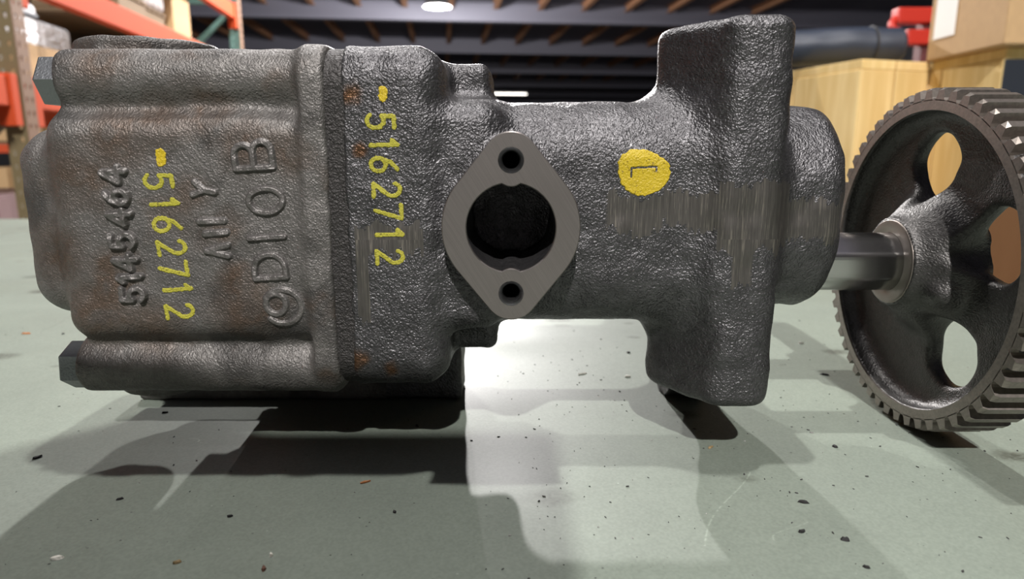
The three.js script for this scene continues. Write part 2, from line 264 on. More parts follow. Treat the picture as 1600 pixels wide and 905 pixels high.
const RUST = [[-0.112, 0.117, 0.010], [-0.124, 0.112, 0.012], [-0.14, 0.1, 0.012], [-0.149, 0.075, 0.012], [-0.083, 0.11, 0.009], [-0.07, 0.107, 0.008], [-0.095, 0.122, 0.008], [-0.092, 0.083, 0.006], [-0.090, 0.066, 0.007], [-0.138, 0.055, 0.014], [-0.12, 0.05, 0.012], [-0.09, 0.055, 0.010], [-0.13, 0.07, 0.008], [-0.062, 0.034, 0.004], [-0.102, 0.095, 0.006], [-0.128, 0.135, 0.009]];
function coverTone(x, y, z) {
  const n = fbm(x * 70, y * 70, z * 70, 4), n2 = fbm(x * 220 + 9, y * 220, z * 220, 3);
  let r = 0; for (const [a, b, s] of RUST) { const d = len2(x - a, (y - b) * 1.1) / s; r = Math.max(r, (1 - sm(0.35, 1.5, d + 1.6 * (n2 - 0.5)))); }
  r = Math.min(1, r * 0.9 * sm(-0.02, 0.02, z) + 0.55 * sm(0.56, 0.7, n)); r *= 0.45 + 0.55 * sm(0.4, 0.62, n2);
  const dk = 0.45 * sm(0.52, 0.68, fbm(x * 55 + 40, y * 55, z * 55, 4));
  const b = (0.155 + 0.08 * (n2 - 0.5)) * (1 - dk);
  r *= 0.8; return [mix(b, 0.105, r), mix(b * 0.945, 0.066, r), mix(b * 0.88, 0.042, r)];
}
const cover = part('end_cover', meshField(coverField, [-0.170, -0.004, -0.05], [-0.054, 0.15, 0.05], 0.001, coverTone), M.cover, pump, 'rust stained grey cast iron end cover');

// joint plate between cover and housing
const rrShape = (hy, hz, r) => { const s = new THREE.Shape(); s.moveTo(-hz + r, -hy); s.lineTo(hz - r, -hy); s.absarc(hz - r, -hy + r, r, -Math.PI / 2, 0); s.lineTo(hz, hy - r); s.absarc(hz - r, hy - r, r, 0, Math.PI / 2); s.lineTo(-hz + r, hy); s.absarc(-hz + r, hy - r, r, Math.PI / 2, Math.PI); s.lineTo(-hz, -hy + r); s.absarc(-hz + r, -hy + r, r, Math.PI, Math.PI * 1.5); return s; };
{
  const g = worldUV(new THREE.ExtrudeGeometry(rrShape(0.0552, 0.0431, 0.0118), { depth: 0.0064, bevelEnabled: true, bevelSize: 0.0004, bevelThickness: 0.0003, bevelSegments: 1, curveSegments: 10 }).rotateY(Math.PI / 2).translate(-0.0585, YC + 0.0018, 0));
  part('joint_plate', g, M.gasket, pump, 'dark rough joint plate');
}
const FL = [[0.068, -0.045], [0.0500, 0.0160], [0.0685, 0.0425], [0.0850, 0.0435], [0.0885, 0.040], [0.0885, -0.045]];
const flangePlanes = FL.map(([x, z], i) => { const [x2, z2] = FL[(i + 1) % FL.length], l = len2(x2 - x, z2 - z); return [x, z, (z - z2) / l, (x2 - x) / l]; });
const diamond = (u, v, R, r, h) => {               // hull of a middle disc and two end discs
  u = Math.abs(u); v = Math.abs(v); const b = (R - r) / h, a = Math.sqrt(1 - b * b), k = -u * b + v * a;   // uneven capsule, mirrored
  const kk = u * (-b) + v * a; if (kk < 0) return len2(u, v) - R; if (kk > a * h) return len2(u, v - h) - r; return u * a + v * b - R;
};
const PX = -0.0003, PY = 0.0845;
function housingField(x, y, z) {
  let d = sBar(x, y, z, -0.0528, -0.0212, YC + 0.0018, -0.0004, 0.0562, 0.0442, 0.0118, 0.0098);
  d = Math.min(d, sBar(x, y, z, -0.0528, -0.04, YC + 0.0018, -0.0004, 0.0562, 0.0442, 0.0118, 0.001));
  d = smin(d, sRBox(x, y, z, -0.02, 0.114, -0.009, 0.0126, 0.0245, 0.021, 0.004), 0.004);
  d = smin(d, sRBox(x, y, z, -0.02, 0.0857, 0, 0.0165, 0.0375, 0.0405, 0.0075), 0.005);
  d = smin(d, sRBox(x, y, z, -0.02, 0.062, -0.005, 0.0145, 0.0255, 0.027, 0.004), 0.003);
  d = smin(d, sRBox(x, y, z, -0.0400, 0.021, -0.034, 0.0178, 0.0208, 0.012, 0.002), 0.003);   // foot pad
  const neck = sBar(x, y, z, -0.02, 0.07, 0.0862, 0, 0.0385, 0.0377, 0.021, 0.002);
  d = smin(d, neck, 0.007);
  let f2 = -1; for (const [px, pz, nx, nz] of flangePlanes) f2 = Math.max(f2, (x - px) * nx + (z - pz) * nz);
  f2 = -1e9; let fx = 0; for (const [px, pz, nx, nz] of flangePlanes) { const q = (x - px) * nx + (z - pz) * nz; f2 = f2 < -1e8 ? q : smax(f2, q, 0.004); }
  const fy = Math.abs(y - 0.0853) - 0.0637, re = 0.004, a = f2 + re, b = fy + re; let fl = Math.min(Math.max(a, b), 0) + len2(Math.max(a, 0), Math.max(b, 0)) - re;
  const foot = len2(y - 0.022, z + 0.034) - 0.022, footx = Math.abs(x - 0.077) - 0.009; fl = smin(fl, Math.max(foot, footx), 0.006);
  d = smin(d, fl, 0.011);
  d = smin(d, sBar(x, y, z, 0.06, 0.1118, 0.0876, 0, 0.0366, 0.0364, 0.030, 0.0075), 0.006);
  // boss that carries the port face
  const pd = diamond(x - PX, y - PY, 0.0216, 0.0086, 0.0207) + 0.0006, pz = z - 0.049; d = smin(d, Math.max(pd, pz, 0.02 - z), 0.0022);
  // port bore with the two screw bosses standing in it
  const u = x - PX, v = y - PY; let bore = Math.max(len2(u, v) - 0.0143, 0.006 - z); bore = Math.max(bore, 0.0048 - len2(u, Math.abs(v) - 0.0176));
  const sc = Math.max(len2(u, Math.abs(v) - 0.0207) - 0.0042, 0.026 - z); bore = Math.min(bore, sc);
  d = Math.max(d, -bore);
  return d + 0.0009 * (noise(x * 170, y * 170, z * 170) - 0.5);
}
const SPOTS = [[-0.05, 0.125, 0.003], [-0.0525, 0.04, 0.004], [-0.04, 0.036, 0.0025], [-0.048, 0.108, 0.002]];
function housingTone(x, y, z) {
  const n = fbm(x * 60 + 5, y * 60, z * 60, 4), n2 = fbm(x * 250, y * 250, z * 250, 3); let r = 0;
  for (const [a, b, s] of SPOTS) r = Math.max(r, 1 - sm(0.4, 1.4, len2(x - a, y - b) / s + 1.5 * (n2 - 0.5)));
  const b = 0.108 + 0.045 * (n - 0.5) + 0.05 * (n2 - 0.5); return [mix(b, 0.12, r), mix(b * 0.975, 0.065, r), mix(b * 0.99, 0.035, r)];
}
const SCRAPE = [[-0.0505, -0.0465, 0.052, 0.0835], [-0.047, -0.0285, 0.075, 0.0845], [0.031, 0.0495, 0.0815, 0.0935], [0.0495, 0.069, 0.083, 0.0945], [0.0665, 0.0905, 0.076, 0.098], [0.0905, 0.111, 0.0795, 0.0925], [0.0715, 0.078, 0.066, 0.084]];
function scraped(x, y, z, N, v) {
  if (N[v + 2] < 0.35 || z < 0.012) return 0; const w = 0.005 * (noise(x * 420, 3, 1) - 0.5) + 0.004 * (noise(x * 900, y * 30, 2) - 0.5);
  for (const [x0, x1, y0, y1] of SCRAPE) if (x > x0 && x < x1 && y > y0 + w && y < y1 + w * 0.8) return 1;
  return 0;
}
const housing = part('housing', meshField(housingField, [-0.056, -0.004, -0.059], [0.118, 0.153, 0.053], 0.001, housingTone, scraped), [M.housing, M.filed], pump, 'dark cast iron housing with filed patches');

// machined port face
{
  const s = new THREE.Shape(), n = 120, hull = [], R = 0.0216, r = 0.0086, h = 0.0207, al = Math.acos((R - r) / h);   // tangent angle from the long axis
  for (let i = 0; i <= 20; i++) { const t = Math.PI / 2 - al + (2 * al * i) / 20; hull.push([r * Math.cos(t), h + r * Math.sin(t)]); }
  for (let i = 0; i <= 20; i++) { const t = Math.PI / 2 + al + ((Math.PI - 2 * al) * i) / 20; hull.push([R * Math.cos(t), R * Math.sin(t)]); }
  for (let i = 0; i <= 20; i++) { const t = -Math.PI / 2 - al + (2 * al * i) / 20; hull.push([r * Math.cos(t), -h + r * Math.sin(t)]); }
  for (let i = 0; i <= 20; i++) { const t = -Math.PI / 2 + al + ((Math.PI - 2 * al) * i) / 20; hull.push([R * Math.cos(t), R * Math.sin(t)]); }
  hull.forEach(([x, y], i) => (i ? s.lineTo(x, y) : s.moveTo(x, y)));
  const bore = new THREE.Path(); for (let i = 0; i < n; i++) { const t = (i / n) * Math.PI * 2; let q = 0.0139; const c = Math.cos(t), si = Math.abs(Math.sin(t)); for (let k = q; k > 0.008; k -= 0.00005) { q = k; if (len2(k * c, k * si - 0.0173) > 0.0046) break; } i ? bore.lineTo(q * c, q * Math.sin(t)) : bore.moveTo(q * c, 0); }
  s.holes.push(bore); for (const q of [-1, 1]) { const p = new THREE.Path(); p.absarc(0, q * h, 0.0037, 0, Math.PI * 2); s.holes.push(p); }
  const g = worldUV(new THREE.ExtrudeGeometry(s, { depth: 0.0016, bevelEnabled: true, bevelSize: 0.0003, bevelThickness: 0.0003, bevelOffset: -0.0003, bevelSegments: 1, curveSegments: 28 }).translate(PX, PY, 0.0487));
  const face = part('port_face', toCreasedNormals(g, 0.35), M.machined, pump, 'bare machined diamond shaped port face');
  for (const q of [-1, 1]) {
    part('countersink', new THREE.LatheGeometry([[0.0039, 0.0023], [0.0030, 0.0009], [0.0030, 0.0004]].map((p) => new THREE.Vector2(...p)), 32).rotateX(Math.PI / 2).translate(PX, PY + q * h, 0.0484), M.countersink, face, 'bright countersunk rim');
    part('screw_hole', new THREE.LatheGeometry([[0.0030, 0.0004], ...Array.from({ length: 16 }, (_, k) => [k % 2 ? 0.0030 : 0.0027, -0.0007 * k]), [0.0028, -0.0185], [0, -0.019]].map((p) => new THREE.Vector2(...p)), 24).rotateX(Math.PI / 2).translate(PX, PY + q * h, 0.0484), M.thread, face, 'dark threaded hole');
  }
}
// cover screws
const hexGeo = (() => { const s = new THREE.Shape(); for (let i = 0; i < 6; i++) { const a = (i * Math.PI) / 3; i ? s.lineTo(0.0084 * Math.cos(a), 0.0084 * Math.sin(a)) : s.moveTo(0.0084, 0); } s.closePath(); return worldUV(new THREE.ExtrudeGeometry(s, { depth: 0.0058, bevelEnabled: true, bevelSize: 0.0007, bevelThickness: 0.0007, bevelOffset: -0.0007, bevelSegments: 2 }).rotateY(-Math.PI / 2)); })();
COL.forEach(([y, z], i) => { const m = part('hex_bolt', hexGeo, M.bolt, pump, 'blackened hexagon bolt head'); m.position.set([-0.1436, -0.1488, -0.1436, -0.1078][i], y - 0.0005, z); m.rotation.x = [0.0, 0.42, 0.2, 0.6][i]; });
// drive shaft
{
  const g = new THREE.LatheGeometry([[0, 0.1], [0.0112, 0.1], [0.0112, 0.1545], [0.0108, 0.155], [0, 0.155]].map((p) => new THREE.Vector2(...p)), 64).rotateZ(-Math.PI / 2).translate(0, SH, 0);
  part('drive_shaft', toCreasedNormals(g, 0.5), M.steel, pump, 'polished steel drive shaft');
}
// drive gear
const GX = 0.1549, TEETH = 55;
const HOLES = [95, 17, -58].map((a) => (a * Math.PI) / 180);
function gearField(x, y, z) {
  const v = y - SH, r = len2(v, z), q = x - GX;
  const rim = Math.max(Math.abs(r - 0.0588) - 0.0020, Math.abs(q - 0.0095) - 0.0088);
  const web = Math.abs(q - 0.0105 + 0.006 * sm(0.034, 0.012, r)) - 0.0032 - 0.002 * sm(0.03, 0.014, r);
  let d = Math.max(web, r - 0.0585); d = smin(d, rim, 0.006);
  const hub = Math.max(r - mix(0.0165, 0.0215, sm(-0.008, 0.004, q)), Math.abs(q - 0.004) - 0.0118); d = smin(d, hub, 0.012);
  d = Math.max(d, -0.0085 - q + 0.0004);
  // rounded window openings
  for (const a of HOLES) { const c = Math.cos(a), s = Math.sin(a), u = z * c + v * s - 0.036, w = -z * s + v * c; const taper = 0.0132 * (1 - 0.34 * sm(0.004, -0.014, u)); const e = (len2(u / 0.0132, w / taper) - 1) * 0.0105; d = smax(d, -e, 0.003); }
  { const a = -0.40, u = z * Math.cos(a) + v * Math.sin(a) - 0.0225, w = -z * Math.sin(a) + v * Math.cos(a); d = smin(d, len2(u, w, (q - 0.002) * 0.8) - 0.0042, 0.004); }
  d = Math.max(d, 0.0114 - r);
  return d + 0.0004 * (noise(x * 180, y * 180, z * 180) - 0.5);
}
const gear = part('drive_gear', meshField(gearField, [GX - 0.014, SH - 0.064, -0.064], [GX + 0.024, SH + 0.064, 0.064], 0.0009), M.gearCast, pump, 'spoked cast iron drive gear with straight teeth');
{
  const RR = 0.0608, ri = 0.0571, s = new THREE.Shape(); s.absarc(0, 0, RR, 0, Math.PI * 2); const p = new THREE.Path(); p.absarc(0, 0, ri, 0, Math.PI * 2); s.holes.push(p);
  const ring = worldUV(new THREE.ExtrudeGeometry(s, { depth: 0.0186, bevelEnabled: false, curveSegments: 110 }).rotateY(Math.PI / 2).translate(GX, SH, 0));
  part('gear_rim', toCreasedNormals(ring, 0.5), M.gearCut, gear, 'machined gear rim');
  const w0 = 0.0028, w1 = 0.0014, t = new THREE.Shape(); t.moveTo(0, -w0); t.lineTo(0.0012, -w0 * 0.78); t.quadraticCurveTo(0.0032, -w0 * 0.62, 0.0046, -w1); t.lineTo(0.0046, w1); t.quadraticCurveTo(0.0032, w0 * 0.62, 0.0012, w0 * 0.78); t.lineTo(0, w0); t.closePath();
  const tooth = (() => { // drawn upright, then laid along the shaft with its height on +z; the tip corners are chamfered at both ends
    const g = new THREE.ExtrudeGeometry(t, { depth: 0.0186, bevelEnabled: false, curveSegments: 5 }).rotateY(-Math.PI / 2).scale(-1, 1, 1), p = g.attributes.position;
    for (let k = 0; k < p.count; k++) if (p.getZ(k) > 0.00455) p.setX(k, p.getX(k) < 0.009 ? p.getX(k) + 0.0016 : p.getX(k) - 0.0012);
    const ix = []; for (let k = 0; k < p.count; k += 3) ix.push(k, k + 2, k + 1); const f = g.clone(); f.setIndex(ix); const n = f.toNonIndexed(); n.computeVertexNormals(); return worldUV(n);
  })();
  for (let i = 0; i < TEETH; i++) { const a = (90.1 * Math.PI) / 180 + (i * 2 * Math.PI) / TEETH; const m = part('gear_tooth', tooth, M.gearCut, gear); m.position.set(GX, SH + 0.0604 * Math.sin(a), 0.0604 * Math.cos(a)); m.rotation.x = -a; }
  const col = new THREE.RingGeometry(0.0113, 0.0162, 48, 2).rotateY(-Math.PI / 2).translate(GX - 0.0083, SH, 0); part('hub_face', new THREE.LatheGeometry([[0.0113, 0.001], [0.0113, 0], [0.0158, 0], [0.0163, 0.0005], [0.0163, 0.001]].map((q) => new THREE.Vector2(...q)), 48).rotateZ(-Math.PI / 2).translate(GX - 0.0086, SH, 0), M.gearCut, gear, 'turned hub face');
}

// ---------------------------------------------------------------- lettering: strokes in a unit box (x right, y up, 1 high, 0.6 wide)
const arc = (cx, cy, rx, ry, a0, a1, n = 14) => Array.from({ length: n + 1 }, (_, i) => { const a = ((a0 + ((a1 - a0) * i) / n) * Math.PI) / 180; return [cx + rx * Math.cos(a), cy + ry * Math.sin(a)]; });
const GLYPH = {
  1: [[[0.12, 0.8], [0.3, 1], [0.3, 0]]],
  2: [[...arc(0.28, 0.72, 0.26, 0.28, 160, -35), [0.03, 0.02], [0.56, 0.02]]],
  4: [[[0.42, 0], [0.42, 1], [0, 0.32], [0.6, 0.32]]],
  5: [[[0.54, 1], [0.1, 1], [0.06, 0.55], ...arc(0.26, 0.32, 0.28, 0.31, 110, -145)]],
  6: [[[0.48, 0.98], [0.2, 0.75], ...arc(0.29, 0.29, 0.27, 0.28, 165, 525)]],
  7: [[[0, 0.98], [0.56, 0.98], [0.2, 0]]],
  8: [arc(0.28, 0.26, 0.27, 0.26, 90, 450), arc(0.28, 0.76, 0.23, 0.24, -90, 270)],
  B: [[[0, 0], [0, 1], [0.3, 1], ...arc(0.34, 0.75, 0.22, 0.25, 80, -90, 10), [0, 0.5]], [[0.34, 0.5], ...arc(0.36, 0.25, 0.26, 0.25, 85, -90, 10), [0, 0]]],
  O: [arc(0.3, 0.5, 0.36, 0.5, 0, 360, 28)],
  I: [[[0.3, 0], [0.3, 1]]],
  D: [[[0, 0], [0, 1], [0.16, 1], ...arc(0.2, 0.5, 0.42, 0.5, 88, -88, 16), [0, 0]]],
  '-': [[[0.05, 0.5], [0.5, 0.5]]],
  V: [[[0.02, 1], [0.28, 0], [0.52, 1]]],
  Y: [[[0.02, 1], [0.3, 0.5], [0.58, 1]], [[0.3, 0.5], [0.3, 0]]],
};
const segDist = (x, y, S) => { let m = 1e9; for (const L of S) for (let i = 0; i + 1 < L.length; i++) { const ax = L[i][0], ay = L[i][1], bx = L[i + 1][0] - ax, by = L[i + 1][1] - ay, t = Math.max(0, Math.min(1, ((x - ax) * bx + (y - ay) * by) / (bx * bx + by * by + 1e-18))); m = Math.min(m, len2(x - ax - bx * t, y - ay - by * t)); } return m; };
function surfaceZ(field, x, y) { let z = 0.06; for (let i = 0; i < 60; i++) { const d = field(x, y, z); if (d < 2e-5) break; z -= Math.max(d * 0.8, 1e-5); } return z; }
// strokes already in pump millimetres (x, y); a patch of fine cells that follows the casting: rise(d) is the height over the skin, null outside
function patch(field, strokes, reach, rise, cell) {
  let x0 = 1e9, x1 = -1e9, y0 = 1e9, y1 = -1e9; for (const L of strokes) for (const [x, y] of L) { x0 = Math.min(x0, x); x1 = Math.max(x1, x); y0 = Math.min(y0, y); y1 = Math.max(y1, y); }
  x0 -= reach; x1 += reach; y0 -= reach; y1 += reach; const nx = Math.ceil((x1 - x0) / cell), ny = Math.ceil((y1 - y0) / cell), id = new Map(), pos = [], uv = [], idx = [];
  const vert = (i, j) => { const k = j * (nx + 1) + i; let v = id.get(k); if (v === undefined) { v = -1; const x = x0 + i * cell, y = y0 + j * cell, h = rise(segDist(x, y, strokes), x, y); if (h !== null) { v = pos.length / 3; pos.push(x, y, surfaceZ(field, x, y) + h); uv.push(x, y); } id.set(k, v); } return v; };
  for (let j = 0; j < ny; j++) for (let i = 0; i < nx; i++) { const a = vert(i, j), b = vert(i + 1, j), c = vert(i + 1, j + 1), d = vert(i, j + 1); const q = [a, b, c, d].filter((v) => v >= 0); if (q.length === 4) idx.push(a, b, c, a, c, d); else if (q.length === 3) idx.push(...q); }
  const g = new THREE.BufferGeometry(); g.setAttribute('position', new THREE.Float32BufferAttribute(pos, 3)); g.setAttribute('uv', new THREE.Float32BufferAttribute(uv, 2)); g.setIndex(idx); g.computeVertexNormals(); return g;
}
// turn: -1 reads downwards (tops to the right), +1 reads upwards (tops to the left); lean follows the line of writing
const place = (ch, cx, cy, h, w, turn, lean = 0) => GLYPH[ch].map((L) => L.map(([a, b]) => { const u = (a - 0.3) * w / 0.6, v = (b - 0.5) * h; const X = turn < 0 ? v : -v, Y = turn < 0 ? -u : u; return [cx + X + lean * Y, cy + Y - lean * X]; }));
const chalk = (field, S, half, parent, name, mat, seed, label) => part(name, patch(field, S, half + 0.0006, (d, x, y) => { const e = half * (0.86 + 0.4 * (noise(x * 1500, y * 1500, seed) - 0.3)); return d < e ? 0.00016 + 0.00005 * noise(x * 3000, y * 3000, 5) : d < e + 0.0002 ? -0.00012 : null; }, 0.00018), mat, parent, label);
const raised = (field, S, half, high, parent, name) => { const m = part(name, patch(field, S, half + 0.0012, (d, x, y) => { const t = d / (half + 0.0009); return t > 1.05 ? null : high * (1 - sm(0.4, 0.95, t)) * (0.75 + 0.5 * noise(x * 600, y * 600, 4)) - 0.00008; }, 0.00022), M.raised, parent); return m; };
M.raised = new THREE.MeshStandardMaterial({ color: lin(0.17, 0.16, 0.15), metalness: 0.65, roughness: 0.5, bumpMap: castFine, bumpScale: 0.0002, map: castTone });
// yellow number on the cover, centres in the pump's axes
const YN = ['5', '1', '6', '2', '7', '1', '2'];
const YC1 = [[-0.1118, 0.0985], [-0.1106, 0.0914], [-0.1104, 0.0849], [-0.1098, 0.0773], [-0.1098, 0.0702], [-0.1092, 0.0636], [-0.1094, 0.0562]];
chalk(coverField, [[[-0.1104, 0.1072], [-0.1102, 0.1048]]], 0.0017, cover, 'paint_dash', M.paintYellow, 3, 'yellow paint dash');
YN.forEach((c, i) => chalk(coverField, place(c, YC1[i][0], YC1[i][1], 0.0088, 0.0047, -1, -0.06), 0.00072, cover, 'paint_digit', M.chalkYellow, i, 'yellow painted digit'));
const YC2 = [[-0.0409, 0.1168], [-0.0400, 0.1098], [-0.0402, 0.1037], [-0.0397, 0.0958], [-0.0394, 0.0887], [-0.0392, 0.0816], [-0.0395, 0.0743]];
chalk(housingField, [[[-0.0398, 0.1262], [-0.0397, 0.1242]]], 0.0014, housing, 'paint_dash', M.paintYellow, 8, 'yellow paint dash');
YN.forEach((c, i) => chalk(housingField, place(c, YC2[i][0], YC2[i][1], 0.0085, 0.0046, -1, -0.02), 0.00072, housing, 'paint_digit', M.chalkYellow, i + 20, 'yellow painted digit'));
// raised foundry number, read upwards
const RC = [['5', -0.1237, 0.0621], ['1', -0.1243, 0.0678], ['4', -0.1249, 0.0725], ['5', -0.1250, 0.0798], ['4', -0.1251, 0.0872], ['6', -0.1254, 0.0936], ['4', -0.1256, 0.1005]];
for (const [c, x, y] of RC) raised(coverField, place(c, x, y, 0.0072, 0.0046, 1, -0.06), 0.0007, 0.0015, cover, 'raised_digit');
for (const [c, x, y, h, w] of [['B', -0.0813, 0.1065, 0.0118, 0.0078], ['O', -0.0783, 0.0924, 0.0108, 0.0064], ['I', -0.0788, 0.0807, 0.0112, 0.006], ['D', -0.0785, 0.0712, 0.0102, 0.0074]]) raised(coverField, place(c, x, y, h, w, 1, -0.06), 0.0005, 0.001, cover, 'raised_letter');
raised(coverField, [arc(-0.0773, 0.0588, 0.0033, 0.0034, 0, 360, 24), arc(-0.0752, 0.0578, 0.0061, 0.0058, 150, -135, 24)], 0.0005, 0.0008, cover, 'raised_emblem');
raised(coverField, [[[-0.0999, 0.0858], [-0.0922, 0.0860]]], 0.0007, 0.0009, cover, 'raised_stroke');
raised(coverField, [[[-0.0985, 0.0818], [-0.0916, 0.0824]]], 0.0007, 0.0009, cover, 'raised_stroke');
raised(coverField, place('V', -0.0950, 0.0762, 0.007, 0.0042, -1, 0), 0.0006, 0.0009, cover, 'raised_stroke');
raised(coverField, place('Y', -0.0975, 0.0957, 0.0065, 0.0042, 1, 0.2), 0.0006, 0.0009, cover, 'raised_stroke');
// yellow paint dab with a stamped corner mark
{
  const cx = 0.0425, cy = 0.1012, blob = [[[cx, cy], [cx + 0.00001, cy]]];
  const stamp = [[[cx - 0.0038, cy - 0.0015], [cx - 0.0038, cy + 0.0014], [cx + 0.0042, cy + 0.0018], [cx + 0.0042, cy + 0.0004]]];
  const g = patch(housingField, blob, 0.0095, (d, x, y) => { const a = Math.atan2(y - cy, x - cx), e = 0.0079 * (1 + 0.09 * Math.sin(a * 2 + 2.2) + 0.05 * Math.sin(a * 3 + 1)) + 0.0007 * (noise(x * 900, y * 900, 2) - 0.5); const s = segDist(x, y, stamp); return d < e ? 0.0002 - (s < 0.00035 ? 0.00026 : 0) : d < e + 0.00025 ? -0.00012 : null; }, 0.00018);
  part('paint_dab', g, M.paintYellow, housing, 'round yellow paint dab over a stamped mark');
}

// ---------------------------------------------------------------- litter on the bench
{
  const tint = { k: ['black', 0x1c1b1a], t: ['tan', 0x8a7550], o: ['orange brown', 0xa0683a], w: ['pale', 0xd6d4c8], b: ['brown', 0x5e3f30] };
  const mats = {}; for (const k in tint) mats[k] = new THREE.MeshStandardMaterial({ color: tint[k][1], roughness: 0.7 });
  const R = rng(77);
  const chip = (len, wid, hi, seed) => {            // an irregular flake, flat underneath
    const q = rng(seed), n = 9, p = [], idx = []; for (let l = 0; l < 2; l++) for (let i = 0; i < n; i++) { const a = (i / n) * Math.PI * 2, k = (0.75 + 0.5 * q()) * (l ? 0.72 : 1); p.push(Math.cos(a) * len * 0.5 * k, l ? hi * (0.6 + 0.6 * q()) : 0, Math.sin(a) * wid * 0.5 * k); }
    p.push(0, 0, 0, 0, hi, 0); for (let i = 0; i < n; i++) { const j = (i + 1) % n; idx.push(i, n + i, n + j, i, n + j, j, n + i, 2 * n + 1, n + j, i, j, 2 * n); }
    const g = new THREE.BufferGeometry(); g.setAttribute('position', new THREE.Float32BufferAttribute(p, 3)); g.setIndex(idx); const f = g.toNonIndexed(); f.computeVertexNormals(); return f;
  };
  const C = [['k', 0.0912, 0.1908, 3.4, 1.3, 'black sliver lying in front of the tall flange'], ['k', 0.0836, 0.1742, 2.2, 1.2, 'small black chip below the black sliver'], ['k', 0.0942, 0.1702, 2.4, 1.4, 'black chip with a ragged edge on the grey bench'], ['k', 0.0936, 0.1575, 2.0, 1.2, 'small black chip near the edge of the flange shadow'],
    ['k', 0.1203, 0.2313, 2.2, 1.8, 'curled black chip between the flange and the gear'], ['k', 0.1547, 0.3141, 5.0, 1.6, 'black flake behind the flange beside the gear'], ['t', 0.0739, 0.2308, 3.0, 1.1, 'tan splinter in front of the flange foot'], ['k', -0.1705, 0.2222, 3.2, 1.6, 'black chip beyond the end cover'],
    ['k', -0.1239, 0.1929, 2.2, 1.0, 'thin black chip on the lit bench by the end cover shadow'], ['k', -0.0849, 0.1827, 2.0, 1.0, 'thin dark chip on the shaded green bench'], ['o', -0.0489, 0.2038, 4.2, 1.3, 'orange brown wood splinter on the bench before the pump'], ['w', -0.1227, 0.1613, 3.6, 1.5, 'pale seed shaped flake on the green bench'],
    ['t', -0.0893, 0.1595, 2.4, 1.1, 'small tan flake on the green bench'], ['w', -0.0654, 0.1627, 1.8, 0.9, 'small pale flake on the green bench'], ['b', -0.0652, 0.1567, 2.4, 1.3, 'brown crumb on the green bench'], ['k', -0.1462, 0.2646, 2.6, 1.1, 'dark flake in the shadow under the end cover'],
    ['k', -0.0381, 0.2505, 2.0, 1.1, 'dark flake in the shadow under the housing'], ['k', -0.0357, 0.1851, 1.6, 1.0, 'black crumb on the green bench below the port'], ['o', -0.2948, 0.3905, 6.0, 1.6, 'orange splinter on the bench beyond the lower bolt'], ['k', -0.2723, 0.3905, 2.6, 1.4, 'black crumb on the bench beyond the lower bolt'],
    ['w', 0.1667, 0.3696, 4.2, 1.4, 'white shaving between the flange and the gear'], ['w', 0.0566, 0.3110, 3.4, 2.0, 'white metal shaving under the neck'], ['w', 0.0348, 0.3151, 6.0, 1.0, 'long white shaving under the neck'], ['k', 0.0640, 0.3514, 2.2, 1.8, 'black crumb behind the tall flange, one of a pair']];
  C.forEach(([k, x, d, l, w, label], i) => solo('chip', chip(l / 1000, w / 1000, 0.0005 + 0.0004 * R(), i + 3), mats[k], label, 'debris', [x, 0.0001, -d], R() * 1.2 - 0.6 + (l > 3 ? 0.2 : R() * 3)));
  const N = 620, grit = new THREE.InstancedMesh(chip(0.0008, 0.0006, 0.0003, 91), new THREE.MeshStandardMaterial({ color: 0xffffff, roughness: 0.8 }), N), m4 = new THREE.Matrix4(), e = new THREE.Euler(), qn = new THREE.Quaternion();
  for (let i = 0; i < N; i++) { const right = R() < 0.62, x = right ? 0.0 + 0.25 * R() : -0.35 + 0.4 * R(), d = 0.14 + 0.42 * R() * (0.3 + 0.7 * R()), s = 0.35 + 0.9 * R() * R(); qn.setFromEuler(e.set(0, R() * 6.3, 0)); m4.compose(new THREE.Vector3(x, 0.00005, -d), qn, new THREE.Vector3(s * (1 + R()), s, s)); grit.setMatrixAt(i, m4); const c = R() < 0.82 ? 0.02 + 0.03 * R() : 0.5 * R(); grit.setColorAt(i, lin(c, c * 0.96, c * 0.9)); }
  grit.name = 'grit'; grit.castShadow = grit.receiveShadow = true; grit.userData = { kind: 'stuff', label: 'fine dark grit scattered over the bench top', category: 'grit' }; scene.add(grit);
}

// ---------------------------------------------------------------- pallet racks on the far left
M.orange = new THREE.MeshStandardMaterial({ color: lin(0.50, 0.055, 0.006), roughness: 0.8 });
M.olive = new THREE.MeshStandardMaterial({ color: lin(0.16, 0.125, 0.06), roughness: 0.65 });
M.rustPost = new THREE.MeshStandardMaterial({ color: lin(0.20, 0.115, 0.07), roughness: 0.7 });
M.teal = new THREE.MeshStandardMaterial({ color: lin(0.10, 0.22, 0.20), roughness: 0.6 });
const RX = -1.6, RB = -2.6, D0 = 2.82, D1 = 5.8;
const postFace = (() => { // perforated strip, 75 mm wide
  const s = new THREE.Shape(); s.moveTo(-0.0375, 0); s.lineTo(0.0375, 0); s.lineTo(0.0375, 3.4); s.lineTo(-0.0375, 3.4); s.closePath();
  for (let y = 0.08; y < 3.35; y += 0.05) for (const x of [-0.017, 0.017]) { const p = new THREE.Path(); p.moveTo(x - 0.006, y + 0.009); p.lineTo(x + 0.006, y + 0.009); p.lineTo(x + 0.004, y - 0.01); p.lineTo(x - 0.004, y - 0.01); p.closePath(); s.holes.push(p); }
  return new THREE.ExtrudeGeometry(s, { depth: 0.003, bevelEnabled: false });
})();
